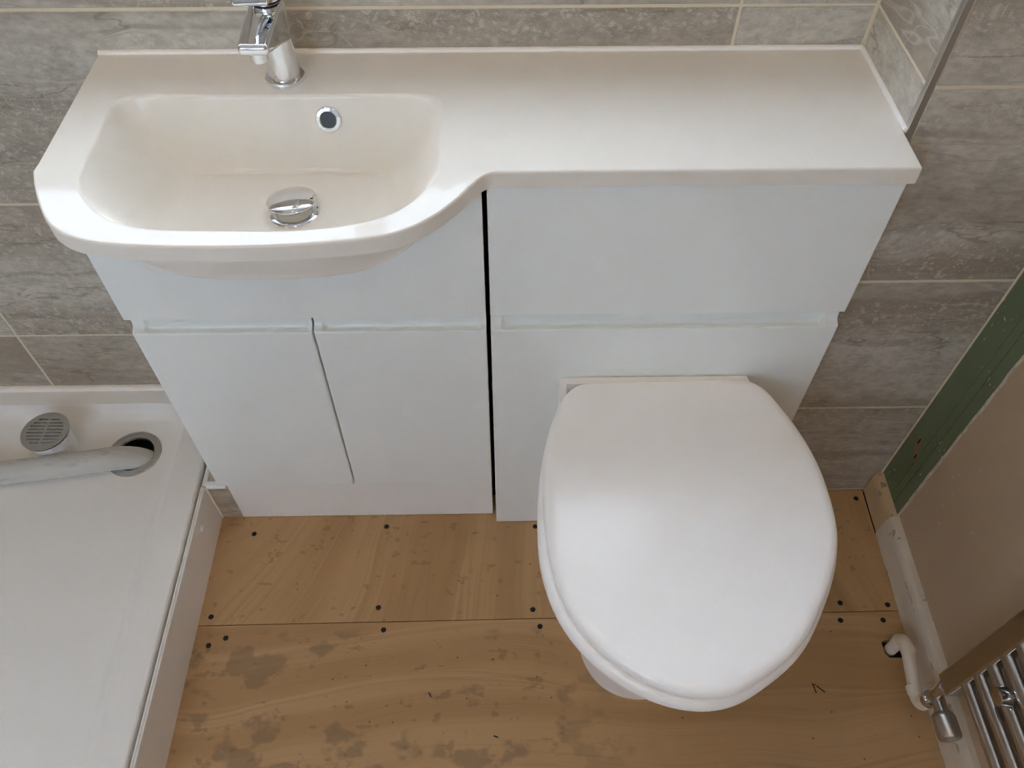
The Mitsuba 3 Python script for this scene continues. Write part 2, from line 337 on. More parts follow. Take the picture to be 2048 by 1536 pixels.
# right wall: painted plaster, bare green strip beside the tiles
def right_slab(y0, y1, z0, z1, t, off=0.0):
    """A slab on the right wall, its face t proud of the plaster."""
    v = [(xr(y) - t * s + (0.12 if s == 0 and off == 0 else 0.0), y, z) for s in (0, 1) for y in (y0, y1) for z in (z0, z1)]
    return trimesh.convex.convex_hull(np.array(v))
add('wall_right', right_slab(ROOM_F - 0.1, YBOX + 0.2, -0.05, CEIL + 0.05, 0.0), 'm_cream_wall')
tag('wall_right', 'right wall with old brownish cream paint beside the towel radiator', kind='structure')
YG = [YBOX, -0.2405, -0.2590, -0.2830]
def ragged(y_edge, amp, n, seed, lo=0.0, hi=1.2):
    q = np.random.default_rng(seed); zz = np.linspace(lo, hi, n)
    yy = y_edge + amp * (meshkit.fbm(np.column_stack([zz * 22, zz * 0 + seed, zz * 0]), 4, seed) - 0.5) * 2 + q.normal(0, amp * 0.10, n)
    return list(zip(yy, zz))
def right_poly(poly, t0, t1):
    """A polygon in y, z laid on the right wall, from t0 to t1 in front of the plaster."""
    m = extrude(poly, 1.0); v = np.array(m.vertices)
    w = np.column_stack([xr(v[:, 0]) - np.where(v[:, 2] < 0.5, t0, t1), v[:, 0], v[:, 1]])
    m = trimesh.Trimesh(w, m.faces, process=False); m.fix_normals(); return m
edge = ragged(YG[3], 0.0022, 150, 5, 0.0, CEIL)
strips = [sg.Polygon([(YBOX + 0.0, 0), (YBOX + 0.0, CEIL), (YG[1] + 0.0004, CEIL), (YG[1] + 0.0004, 0)]),
          sg.Polygon([(YG[1] - 0.0004, 0), (YG[1] - 0.0004, CEIL), (YG[2] + 0.0007, CEIL), (YG[2] + 0.0007, 0)]),
          sg.Polygon([(YG[2] - 0.0007, 0), (YG[2] - 0.0007, CEIL)] + edge[::-1])]
patch_out = sg.Polygon([(-0.2165, 0.232), (-0.2125, 0.222), (-0.2150, 0.207), (-0.2235, 0.196), (-0.2300, 0.186), (-0.2385, 0.183), (-0.2420, 0.190), (-0.2385, 0.201), (-0.2290, 0.210), (-0.2260, 0.221), (-0.2225, 0.231)])
strips[0] = strips[0].difference(patch_out)
for k, s in enumerate(strips):
    add(num('wall_right__green_board', k), right_poly(s, -0.001, 0.0022), 'm_green')
tag('wall_right__green_board', 'strip of bare green moisture board')
add('wall_right__broken_patch', right_poly(patch_out, -0.001, 0.0010), 'm_brown_core')
tag('wall_right__broken_patch', 'torn brown patch in the green board')
for k, s in enumerate((sg.box(-0.2200, 0.2120, -0.2165, 0.2270), sg.box(-0.2350, 0.1870, -0.2305, 0.1975))):
    add(num('wall_right__broken_patch__slot', k), right_poly(s, 0.0, 0.0014), 'm_black')
pe = [(y - 0.0045 + 0.003 * (meshkit.noise(np.array([[z * 40, 3.0, 1.0]]))[0] - 0.5), z) for y, z in edge]
add('wall_right__torn_plaster_edge', right_poly(sg.Polygon(edge + pe[::-1]).buffer(0), -0.001, 0.0016), 'm_plaster_edge')
tag('wall_right__torn_plaster_edge', 'crumbling pale plaster edge')
# grout line in the corner between tiles and green board
add('wall_boxing__corner_grout', cbox(XW - 0.0055, XW + 0.001, YBOX - 0.0012, YBOX + 0.004, 0.066, CEIL - 0.002, 0.001), 'm_grout')
# skirting board on the right wall
def skirting(y0, y1, jog, key, mat, n):
    prof = [(0.0, 0.0)] + [(0.019, 0.0), (0.0185, 0.045)] + [(0.0185 - 0.0125 * (1 - math.cos(a)), 0.048 + 0.021 * math.sin(a)) for a in np.linspace(0.1, 1.45, 8)] + [(0.0, 0.0700)]
    rings = []
    for y in np.linspace(y0, y1, n):
        w = (meshkit.noise(np.array([[y * 35, 0, 0]]))[0] - 0.5) * 0.0012 + jog
        rings.append([(xr(y) - a - (w if a > 0.003 else 0), y, b) for a, b in prof])
    m = loft(rings, cap0=True, cap1=True); add(key, rev_if(m), mat, 40)
skirting(YBOX - 0.0015, -0.288, -0.0005, 'baseboard_right__old_length', 'm_old_skirting', 12)
skirting(-0.2885, ROOM_F + 0.002, 0.0012, 'baseboard_right__painted_length', 'm_skirting', 90)
tag('baseboard_right', 'chipped cream skirting board along the right wall', kind='structure')
tag('baseboard_right__old_length', 'short yellowed length')
# left and front walls, ceiling
add('wall_left', cbox(ROOM_L - 0.1, ROOM_L + 0.0072, ROOM_F - 0.1, 0.006, -0.05, CEIL + 0.05), 'm_grout')
tag('wall_left', 'tiled wall at the far side of the shower tray', kind='structure')
i = 0
for r in range(len(ZROWS) - 1):
    z0, z1 = max(ZROWS[r], 0.13) + GROUT / 2, min(ZROWS[r + 1], CEIL) - GROUT / 2
    for k in range(4):
        y1 = -0.003 - 0.612 * k; y0 = max(y1 - 0.608, ROOM_F)
        if z1 - z0 > 0.02 and y1 - y0 > 0.02:
            add(num('wall_left__tile', i), cbox(ROOM_L, ROOM_L + 0.008, y0, y1, z0, z1, 0.0008), 'm_tile'); i += 1
add('wall_front', extrude(wall_xz(ROOM_L - 0.1, XW + 0.2, -0.05, CEIL + 0.05, (WIN2[0], WIN2[2], WIN2[1], WIN2[3])), 0.15, xz(ROOM_F)), 'm_plain_wall')
tag('wall_front', 'painted wall behind the viewer', kind='structure')
add('ceiling', cbox(ROOM_L - 0.1, XW + 0.2, ROOM_F - 0.2, 0.3, CEIL, CEIL + 0.1), 'm_ceiling')
tag('ceiling', 'white ceiling', kind='structure')
# windows: one in the back wall above the picture, one behind the viewer
def window(key, win, y0, sgn, label):
    """A white two-light window at y0, its sill running back to the room (sgn: the way out)."""
    a0, a1, b0, b1 = win; am = (a0 + a1) / 2
    fr = sg.box(a0 - 0.004, b0 - 0.004, a1 + 0.004, b1 + 0.004)
    panes = sg.box(a0 + 0.05, b0 + 0.05, am - 0.03, b1 - 0.05), sg.box(am + 0.03, b0 + 0.05, a1 - 0.05, b1 - 0.05)
    add(key + '__frame', extrude(fr.difference(panes[0]).difference(panes[1]), 0.06, xz(y0 + 0.03)), 'm_upvc')
    for k, p in enumerate(panes):
        c0, d0, c1, d1 = p.bounds
        add(num(key + '__pane', k), trimesh.Trimesh([(c0 - 0.004, y0, d0 - 0.004), (c1 + 0.004, y0, d0 - 0.004), (c1 + 0.004, y0, d1 + 0.004), (c0 - 0.004, y0, d1 + 0.004)], [[0, 1, 2], [0, 2, 3]], process=False), 'm_pane')
    tag(key, label, kind='structure')
window('window_1', WIN, 0.20, 1, 'white framed window above the basin')
add('window_1__reveal', cat(cbox(x0w, x1w, -0.006, 0.17, z0w - 0.004, z0w + 0.003, 0.001), cbox(x0w - 0.004, x0w + 0.003, -0.0, 0.17, z0w, z1w, 0.001), cbox(x1w - 0.003, x1w + 0.004, -0.0, 0.17, z0w, z1w, 0.001), cbox(x0w, x1w, 0.0, 0.17, z1w - 0.003, z1w + 0.004, 0.001)), 'm_ceiling')
window('window_2', WIN2, ROOM_F - 0.10, -1, 'white framed window behind the viewer')
# ceiling lamps
LAMPS = (((0.90, -1.45), 'warm ceiling downlight in front of the radiator'), ((0.15, -0.50), 'warm ceiling downlight over the basin'), ((-0.55, -0.75), 'warm ceiling downlight over the shower tray'), ((0.15, -1.55), 'warm ceiling downlight near the wall behind the viewer'))
for k, ((lx, ly), lab) in enumerate(LAMPS):
    key = num('ceiling_lamp', k)
    add(key + '__trim_ring', lathe([(0.034, -0.004), (0.044, -0.003), (0.046, 0.0), (0.034, 0.0), (0.034, -0.004)], (lx, ly, CEIL), 32), 'm_chrome', 30)
    m = trimesh.creation.cylinder(0.033, 0.002, 32); m.apply_translation((lx, ly, CEIL - 0.001))
    scene[key + '__bulb'] = {**mikit.ply(m, 'm_black'), 'emitter': {'type': 'area', 'radiance': rgb(*LAMP)}}
    tag(key, lab, 'ceiling light')

# ------------------------------------------------------------------ floor: two plywood sheets with black screws
add('floor', cbox(ROOM_L, XW + 0.1, ROOM_F, 0.006, -0.06, -0.0125), 'm_black')
tag('floor', 'subfloor under bare plywood sheets', kind='structure')
def seam(x): return -0.4545 + 0.0068 * (x + 0.04)
def xs_(y): return xr(y) - 0.0205
sheetA = sg.Polygon([(-0.10, seam(-0.1) + 0.0007), (xs_(-0.446), seam(1.245) + 0.0007), (xs_(-0.19), -0.1905), (-0.10, -0.1905)])
sheetB = sg.Polygon([(-0.10, seam(-0.1) - 0.0007), (-0.10, ROOM_F), (xs_(ROOM_F), ROOM_F), (xs_(-0.446), seam(1.245) - 0.0007)])
cut = sg.Polygon([(1.194, -0.503), (1.201, -0.500), (1.226, -0.503), (1.228, -0.524), (1.26, -0.527), (1.26, -0.5325), (1.200, -0.5315), (1.194, -0.524)])
sheetB = sheetB.difference(cut)
M0 = np.eye(4); M0[2, 3] = -0.012
add('floor__plywood_sheet', extrude(sheetA, 0.012, M0), 'm_ply_back')
add('floor__plywood_sheet_001', extrude(sheetB, 0.012, M0), 'm_ply_front')
tag('floor__plywood_sheet_001', 'stained sheet in front')
SCREWS = [(0.028, -0.271), (0.286, -0.259), (0.579, -0.263), (0.284, -0.425), (0.569, -0.433), (-0.021, -0.438), (1.230, -0.210), (1.139, -0.429), (1.226, -0.434),
          (0.014, -0.478), (-0.014, -0.491), (0.297, -0.467), (0.581, -0.465), (1.131, -0.462), (1.209, -0.463)]
na = nb = 0
for sx, sy in SCREWS:
    m = lathe([(0.0, 0.0003), (0.0012, 0.0003), (0.0016, 0.0007), (0.0043, 0.0007), (0.0048, 0.0), (0.0048, -0.002), (0.0, -0.002)], (sx, sy, 0.0), 20)
    if sy > seam(sx): add(num('floor__plywood_sheet__screw', na), m, 'm_black', 30); na += 1
    else: add(num('floor__plywood_sheet_001__screw', nb), m, 'm_black', 30); nb += 1

# ------------------------------------------------------------------ tiled upstand between tray and basin unit
YU = -0.2337
add('wall_ledge', cbox(XTRAY + 0.0025, 0.03, YU + 0.0009, -0.0005, 0.0, 0.1115), 'm_grout')
tag('wall_ledge', 'low tiled boxing between the shower tray and the basin unit', kind='structure')
add('wall_ledge__tile', cbox(XTRAY + 0.0025, 0.0006, YU, YU + 0.008, 0.001, 0.1115, 0.0008), 'm_tile')
add('wall_ledge__tile_001', cbox(XTRAY + 0.0035, -0.0035, YU + 0.0125, -0.002, 0.112, 0.120, 0.0008), 'm_tile')
add('wall_ledge__edge_trim', rbox(XTRAY + 0.002, -0.0033, YU - 0.001, YU + 0.012, 0.112, 0.1212, 0.0022), 'm_white_plastic', 40)
tag('wall_ledge__edge_trim', 'white plastic edge trim')

# ------------------------------------------------------------------ shower tray
TX0, TY0, TZ, TFLOOR = -0.94, -1.45, 0.128, 0.102
DX, DY = -0.203, -0.146
tx1 = -0.0570
def tray_z(x, y):
    ix0, ix1, iy0, iy1, rc = TX0 + 0.055, -0.110, TY0 + 0.055, -0.048, 0.055
    cx, cy, hx, hy = (ix0 + ix1) / 2, (iy0 + iy1) / 2, (ix1 - ix0) / 2 - rc, (iy1 - iy0) / 2 - rc
    qx, qy = np.abs(x - cx) - hx, np.abs(y - cy) - hy
    d = -(np.hypot(np.maximum(qx, 0), np.maximum(qy, 0)) + np.minimum(np.maximum(qx, qy), 0) - rc)     # distance inside the rim
    s = np.clip((d + 0.002) / 0.03, 0, 1); s = 1 - (1 - s) ** 2
    e = np.clip((d + 0.004) / 0.008, 0, 1); e = e * e * (3 - 2 * e)
    rd = np.hypot(x - DX, y - DY); k = np.clip((rd - 0.052) / 0.05, 0, 1); k = k * k * (3 - 2 * k)
    z = TZ - 0.006 * e - (TZ - 0.006 - TFLOOR) * s + 0.010 * np.clip(d, 0, 0.5) * 0.4 + 0.0
    z = z + 0.002 * e * 0
    return z - 0.0025 * (1 - k)
gx = np.unique(np.r_[np.linspace(TX0, -0.17, 60), np.linspace(-0.17, -0.118, 14), np.linspace(-0.118, -0.102, 12), np.linspace(-0.102, tx1, 14)]); gy = np.unique(np.r_[np.linspace(TY0, -0.35, 50), np.linspace(-0.35, -0.06, 75), np.linspace(-0.06, -0.038, 14), np.linspace(-0.038, 0.0, 8)])
P2 = np.array([(x, y) for x in gx for y in gy if math.hypot(x - DX, y - DY) > 0.0500])
ang = np.arange(96) * 2 * np.pi / 96
for rr in (0.0470, 0.049, 0.0525, 0.056): P2 = np.vstack([P2, np.column_stack([DX + rr * np.cos(ang), DY + rr * np.sin(ang)])])
tri = Delaunay(P2).simplices
cc = P2[tri].mean(1); tri = tri[np.hypot(cc[:, 0] - DX, cc[:, 1] - DY) > 0.0468]
V = np.column_stack([P2, tray_z(P2[:, 0], P2[:, 1])])
a, b, c = (V[tri[:, k]] for k in range(3)); fl = ((b - a)[:, 0] * (c - a)[:, 1] - (b - a)[:, 1] * (c - a)[:, 0]) < 0
tri[fl] = tri[fl][:, ::-1]
top = trimesh.Trimesh(V, tri, process=False)
def strip(y0, y1, prof, cap=True):
    """An x, z profile run along y."""
    poly = sg.Polygon(prof); m = extrude(poly, y1 - y0); v = np.array(m.vertices)
    m = trimesh.Trimesh(np.column_stack([v[:, 0], y1 - v[:, 2], v[:, 1]]), m.faces, process=False); m.fix_normals(); return m
def arc(cx, cz, r, a0, a1, n=7): return [(cx + r * math.cos(t), cz + r * math.sin(t)) for t in np.radians(np.linspace(a0, a1, n))]
edge_strip = strip(TY0, -0.001, [(tx1 - 0.006, 0.03), (tx1 - 0.006, TZ - 0.001)] + [(tx1 - 0.004, TZ - 0.0002)] + arc(tx1 + 0.0005, TZ - 0.0050, 0.0049, 75, 0) + [(tx1 + 0.0054, 0.03)])
skirts = cat(cbox(TX0, tx1 - 0.005, TY0, TY0 + 0.01, 0.0, 0.122), cbox(TX0, TX0 + 0.01, TY0, -0.001, 0.0, 0.122))
add('shower_tray__body', cat(top, edge_strip, skirts), 'm_tray', 30)
prof = [(XTRAY, 0.0), (XTRAY, 0.116)] + arc(XTRAY - 0.0020, 0.1165, 0.0020, 0, 110, 6) + [(XTRAY - 0.0035, 0.1175)] + arc(XTRAY - 0.0055, 0.1178, 0.0022, 40, 170, 7) + [(XTRAY - 0.0065, 0.112), (XTRAY - 0.0065, 0.0)]
add('shower_tray__side_panel', strip(TY0, YU - 0.0005, prof), 'm_panel', 40)
tag('shower_tray__side_panel', 'satin white riser panel')
add('shower_tray__side_panel__screw_cap', lathe([(0.0, 0.0022), (0.0035, 0.0019), (0.0055, 0.0010), (0.0062, 0.0), (0.0, 0.0)], (XTRAY, -0.304, 0.088), 24, (1, 0, 0)), 'm_white_plastic', 40)
# chromed waste ring set in the tray
zr = float(tray_z(np.array(DX + 0.05), np.array(DY)))
add('shower_tray__waste_ring', lathe([(0.0355, -0.045), (0.0355, -0.004), (0.0362, -0.0018), (0.0375, 0.0), (0.0385, 0.0016), (0.0400, 0.0020), (0.0500, 0.0016), (0.0524, 0.0006), (0.0526, -0.001), (0.0470, -0.003), (0.0385, -0.045)], (DX, DY, zr), 96), 'm_brushed', 25)
tag('shower_tray__waste_ring', 'steel ring around the open waste hole')
add('shower_tray__waste_pot', lathe([(0.0365, -0.004), (0.0362, -0.060), (0.0, -0.060)], (DX, DY, zr), 64), 'm_drain', 40)
tag('shower_tray__waste_pot', 'dark plastic pot in the waste hole')
tag('shower_tray', 'white low shower tray at the left beside the basin unit', 'shower tray')
# waste strainer standing on the tray: slotted steel disc on a white cup
SX, SY = -0.351, -0.134
zt = float(tray_z(np.array(SX), np.array(SY)))
disc = sg.Point(0, 0).buffer(0.0440, 48)
for k in range(8):
    y = -0.0265 + 0.0076 * k
    half = math.sqrt(max(0.0335 ** 2 - y * y, 0)) 
    for a, b in ((-half, -0.0022), (0.0022, half)):
        if b - a > 0.006: disc = disc.difference(sg.LineString([(a + 0.0015, y), (b - 0.0015, y)]).buffer(0.0016, 4))
Rz = trimesh.transformations.rotation_matrix(math.radians(-1), [0, 0, 1]); Rz[:3, 3] = (SX, SY, zt + 0.0605)
add('waste_strainer__slotted_disc', extrude(disc, 0.0016, Rz), 'm_brushed')
add('waste_strainer__seal', lathe([(0.0355, 0.0572), (0.0428, 0.0572), (0.0432, 0.0604), (0.0355, 0.0604), (0.0355, 0.0572)], (SX, SY, zt), 64), 'm_black', 30)
add('waste_strainer__cup', cat(lathe([(0.0, 0.0005), (0.034, 0.0005), (0.0355, 0.002), (0.0375, 0.050), (0.0395, 0.052), (0.0395, 0.0572), (0.036, 0.0572), (0.0345, 0.008), (0.0, 0.008)], (SX, SY, zt), 64), cbox(SX + 0.016, SX + 0.021, SY - 0.0385, SY - 0.032, zt + 0.046, zt + 0.056, 0.001)), 'm_white_plastic', 35)
tag('waste_strainer', 'round slotted steel strainer on a white plastic cup standing in the tray', 'drain strainer')
# grey pipe hanging into the waste hole
path = [(-0.945, -0.262, zt + 0.0232), (-0.75, -0.238, zt + 0.0232), (-0.55, -0.215, zt + 0.0235), (-0.42, -0.2010, zt + 0.0245), (-0.32, -0.1900, zt + 0.0260), (-0.250, -0.1770, zt + 0.0240), (-0.212, -0.163, zt + 0.0105), (-0.187, -0.1530, zt - 0.014), (-0.176, -0.149, zt - 0.042)]
add('grey_hose', sweep(path, 0.0227, 32, 140), 'm_grey_pipe', True)
tag('grey_hose', 'dull grey plastic hose lying over the tray with its end in the waste hole', 'hose')
# sealant along the tray's back edge
bead = tube(np.column_stack([np.linspace(ROOM_L + 0.01, XTRAY + 0.0, 60), np.full(60, -0.0035), TZ - 0.0035 + 0.0006 * meshkit.noise(np.column_stack([np.arange(60) * 0.6, np.zeros(60), np.zeros(60)]))]), 0.0095, 14)
add('trim_2', bead, 'm_sealant', True)
tag('trim_2', 'white sealant bead along the back of the shower tray', kind='structure')
add('trim_3', cat(tube([(XTRAY + 0.0005, YU + 0.0002, 0.002), (XTRAY + 0.0005, YU + 0.0002, 0.116)], 0.0022, 10), tube([(XTRAY - 0.0020, YU + 0.002, 0.1165), (XTRAY - 0.0020, -0.008, 0.1165)], 0.0050, 14)), 'm_sealant', True)
tag('trim_3', 'white sealant bead between the tray panel and the tiled ledge', kind='structure')

# ------------------------------------------------------------------ basin unit and toilet unit
DT = 0.018
# the scooped pull along a front's top edge, as (depth, height): as it shows at the ends, and where it is hollowed out
PE = np.array([(0, .5640), (0, .5670), (.0002, .5690), (.0008, .5705), (.0022, .5716), (.0045, .5724), (.0072, .5732), (.0098, .5745), (.0118, .5766), (.0130, .5795), (.0136, .5840), (.0138, .5890), (.0137, .5945), (.0132, .6000)])
PP = np.array([(0, .5640), (0, .5672), (.0003, .5690), (.0011, .5702), (.0024, .5704), (.0042, .5693), (.0066, .5672), (.0098, .5658), (.0130, .5664), (.0154, .5690), (.0166, .5740), (.0164, .5820), (.0152, .5910), (.0132, .6000)])
PT = np.linspace(0, 1, len(PE))
def pull_at(t, P): return CubicSpline(PT, P)(t)
def front_panel(x0, x1, z0, z1, pull=None, r=0.0024, lean=None):
    xs = np.r_[np.linspace(0, r, 5), np.linspace(0.004, 0.06, 30)]; xs = np.unique(np.r_[x0 + xs, np.linspace(x0 + 0.06, x1 - 0.06, 8), x1 - xs])
    zs = np.unique(np.r_[z0 + np.linspace(0, r, 5), np.linspace(z0 + r, (0.5640 if pull else z1 - r), 6), ([] if pull else z1 - np.linspace(0, r, 5))])
    def rnd(d): d = np.clip(d, 0, r); return r - np.sqrt(np.maximum(r * r - (r - d) ** 2, 0))
    X, Z = np.meshgrid(xs, zs)
    D = np.maximum(np.maximum(rnd(X - x0), rnd(x1 - X)), rnd(Z - z0))
    if not pull: D = np.maximum(D, rnd(z1 - Z))
    else:
        t = np.linspace(0, 1, 60)[1:]; e, k = pull_at(t, PE), pull_at(t, PP)
        u = np.minimum(xs - (x0 + pull[0]), (x1 - pull[1]) - xs); w = np.clip(u / 0.012, 0, 1); w = np.sqrt(np.clip(1 - (1 - w) ** 2, 0, 1))
        q = e[:, None, :] * (1 - w)[None, :, None] + k[:, None, :] * w[None, :, None]
        side = np.maximum(rnd(xs - x0), rnd(x1 - xs))[None, :]
        X = np.vstack([X, np.broadcast_to(xs, q.shape[:2])]); Z = np.vstack([Z, q[..., 1]]); D = np.vstack([D, np.maximum(q[..., 0], side)])
    front = np.stack([X, YF + D, Z], -1); back = np.stack([X, np.full_like(X, YF + DT), Z], -1)
    if lean:
        for G in (front, back): G[..., 0] += lean[0] * (Z - lean[1]) * (np.clip((X - x0) / (x1 - x0), 0, 1) if lean[2] > 0 else np.clip((x1 - X) / (x1 - x0), 0, 1))
    m = grid_mesh(front)
    n, k = X.shape
    loop = [(0, j) for j in range(k)] + [(i, k - 1) for i in range(1, n)] + [(n - 1, j) for j in range(k - 2, -1, -1)] + [(i, 0) for i in range(n - 2, 0, -1)]
    L = [front[i, j] for i, j in loop], [back[i, j] for i, j in loop]
    side = loft(L, flip=True); bk = trimesh.Trimesh(np.array([back[0, 0], back[0, -1], back[-1, -1], back[-1, 0]]), [[0, 2, 1], [0, 3, 2]], process=False)
    return cat(m, side, bk)
xL, xA, xB, xR = -0.0035, 0.4962, 0.5024, 0.9975
Zt = H - 0.0235
for k, bx in enumerate(((xL + 0.0048, xL + 0.0205, YU + 0.0155, -0.002, 0.0, 0.80), (xA - 0.018, xA - 0.001, YF + DT + 0.0015, -0.002, 0.0, Zt - 0.001))):
    add(num('basin_unit__side_board', k), cbox(*bx), 'm_carcass')
add('basin_unit__bottom_board', cbox(xL + 0.0210, xA - 0.0185, YF + DT + 0.012, -0.014, 0.152, 0.166), 'm_carcass')
add('basin_unit__back_board', cbox(xL + 0.0210, xA - 0.0185, -0.012, -0.004, 0.167, 0.62), 'm_carcass')
add('basin_unit__plinth', rbox(0.001, xA - 0.0005, YU, YU + 0.015, 0.0008, 0.150, 0.0015, 12), 'm_plinth', 35)
tag('basin_unit__plinth', 'recessed white plinth board')
add('basin_unit__door', front_panel(xL, 0.2485, 0.1517, 0.600, (0.018, 0.002), lean=(0.012, 0.50, 1)), 'm_cabinet', 25)
add('basin_unit__door_001', front_panel(0.2513, xA, 0.1517, 0.600, (0.013, 0.006), lean=(0.012, 0.50, -1)), 'm_cabinet', 25)
tag('basin_unit', 'glossy white two-door basin cabinet with scooped door pulls below the washbasin', 'cabinet')
for k, x in enumerate((xB + 0.001, xR - 0.018)):
    add(num('toilet_unit__side_board', k), cbox(x, x + 0.017, YF + DT + 0.0015, -0.002, 0.0, Zt - 0.001), 'm_carcass')
add('toilet_unit__upper_panel', front_panel(xB, xR, 0.6010, Zt - 0.0005), 'm_cabinet', 25)
add('toilet_unit__lower_panel', front_panel(xB, xR, 0.0010, 0.600, (0.016, 0.020)), 'm_cabinet', 25)
tag('toilet_unit', 'glossy white boxed toilet unit with a removable front panel behind the toilet', 'cabinet')

# ------------------------------------------------------------------ worktop with moulded basin
TOP = [(.043, -.125), (.050, -.109), (.066, -.103), (.16, -.1035), (.25, -.104), (.33, -.1045), (.42, -.106), (.437, -.112), (.444, -.128), (.4445, -.19), (.4443, -.255), (.429, -.294), (.404, -.323), (.357, -.343), (.284, -.352), (.21, -.3505), (.145, -.347), (.105, -.335), (.077, -.314), (.054, -.284), (.044, -.25), (.043, -.185)]
FLOOR_ = [(.112, -.148), (.118, -.137), (.132, -.133), (.18, -.132), (.25, -.132), (.31, -.132), (.352, -.133), (.368, -.140), (.375, -.152), (.377, -.19), (.373, -.235), (.360, -.262), (.340, -.28), (.315, -.292), (.27, -.298), (.22, -.298), (.175, -.295), (.148, -.286), (.130, -.272), (.118, -.255), (.111, -.23), (.110, -.185)]
NB = 320
Tt, tt = closed_spline(TOP, NB); Ff, _ = closed_spline(FLOOR_, NB, tt)
nT = normals2(Tt)
BZ = 0.752                                             # basin floor
WX, WY, WR = 0.2565, -0.2050, 0.0325                   # waste
rings = [z3(Tt + nT * 0.0050, H), z3(Tt + nT * 0.0032, H - 0.0004), z3(Tt + nT * 0.0014, H - 0.0016), z3(Tt, H - 0.0042)]
for aa, dz in ((0.06, 0.012), (0.16, 0.024), (0.30, 0.041), (0.46, 0.058), (0.62, 0.0735), (0.76, 0.0850), (0.86, 0.0910), (0.94, 0.0945), (1.0, 0.0960), (1.12, 0.0970)):
    rings.append(z3(Tt * (1 - aa) + Ff * aa, H - dz))
cen = np.array([WX, WY]); last = rings[-1][:, :2]
dirs = last - cen; dirs /= np.linalg.norm(dirs, axis=1, keepdims=True)
hole = cen + dirs * (WR - 0.006)
for q in (0.35, 0.7, 1.0): rings.append(z3(last * (1 - q) + hole * q, H - 0.0970 - 0.0012 * q))
bowl = loft(rings, flip=False)
OUT = [(XL, -0.002), (XL, -0.06), (XL, -0.12), (XL, -0.18), (XL, -0.232), (XL - 0.0012, -0.249), (.0020, -.286), (.0185, -.3165), (.0390, -.344), (.0635, -.3602), (.093, -.3695), (.139, -.3752), (.246, -.3782), (.308, -.3755), (.379, -.3670), (.414, -.3560), (.449, -.3300), (.477, -.2960), (.4915, -.2740), (.503, -.2622), (.520, -.2590)]
def open_spline(pts, n):
    p = np.array(pts); t = np.r_[0, np.cumsum(np.linalg.norm(np.diff(p, axis=0), axis=1) ** 0.8)]; return CubicSpline(t, p)(np.linspace(0, t[-1], n))
left_part = np.array(OUT[:5]); curve = open_spline(OUT[5:], 150)
outer = np.vstack([left_part, curve, np.column_stack([np.linspace(0.53, XR - 0.004, 30), np.full(30, -0.2588)]), [(XR - 0.001, -0.2580), (XR, -0.2555)], np.column_stack([np.full(12, XR), np.linspace(-0.250, -0.002, 12)]), np.column_stack([np.linspace(XR - 0.01, XL + 0.01, 40), np.full(40, -0.002)])])
nO = normals2(outer); b = 0.0028
back_side = outer[:, 1] > -0.003
ring_o = [z3(outer - nO * b * q, H - dz) for q, dz in ((1.0, 0.0), (0.62, 0.0004), (0.28, 0.0012), (0.06, 0.0022), (0.0, 0.0034))]
ring_o += [z3(outer, H - 0.0215), z3(outer - nO * 0.0012, H - 0.0230)]
slab = loft(ring_o, flip=True)
topf = flat_face(ring_o[0][:, :2], [rings[0][:, :2]], H, True)
O2 = [z3(Tt + nT * 0.012, H - 0.021)]
for aa, dz in ((0.0, 0.042), (0.10, 0.058), (0.28, 0.079), (0.48, 0.093), (0.72, 0.1005), (1.0, 0.1025)):
    O2.append(z3((Tt * (1 - aa) + Ff * aa) + nT * 0.0065, H - dz))
under = loft(O2, cap1=True, flip=True)
botf = flat_face(ring_o[-1][:, :2], [O2[0][:, :2]], H - 0.0230, False)
def facing(m, ref, outward):
    """Turns the mesh's faces so that they point away from (or to) the point."""
    d = ((m.triangles_center - np.array(ref)) * m.face_normals).sum(1).sum()
    if (d > 0) != outward: m.invert()
    return m
bowl = facing(bowl, (0.25, -0.22, 0.86), False); slab = facing(slab, (0.4, -0.15, H - 0.01), True); under = facing(under, (0.25, -0.22, 0.80), True)
body = cat(topf, slab, bowl, under, botf); body.merge_vertices()
add('washbasin_worktop__body', body, 'm_acrylic', 38)
tag('washbasin_worktop', 'glossy off-white worktop with moulded basin at its left end, running over both units', 'washbasin')
# overflow
oc = np.array([0.3005, -0.1125, 0.8215]); on = np.array([0.0, -0.953, 0.303])
add('washbasin_worktop__overflow_ring', lathe([(0.0102, -0.006), (0.0102, 0.0018), (0.0112, 0.0028), (0.0150, 0.0022), (0.0163, 0.0006), (0.0163, -0.002)], oc, 64, on), 'm_chrome', 30)
tag('washbasin_worktop__overflow_ring', 'chrome overflow ring')
add('washbasin_worktop__overflow_hole', lathe([(0.0103, 0.0012), (0.0100, 0.0008), (0.0, 0.0006)], oc, 40, on), 'm_drain', 40)
tag('washbasin_worktop__overflow_hole', 'dark overflow opening')
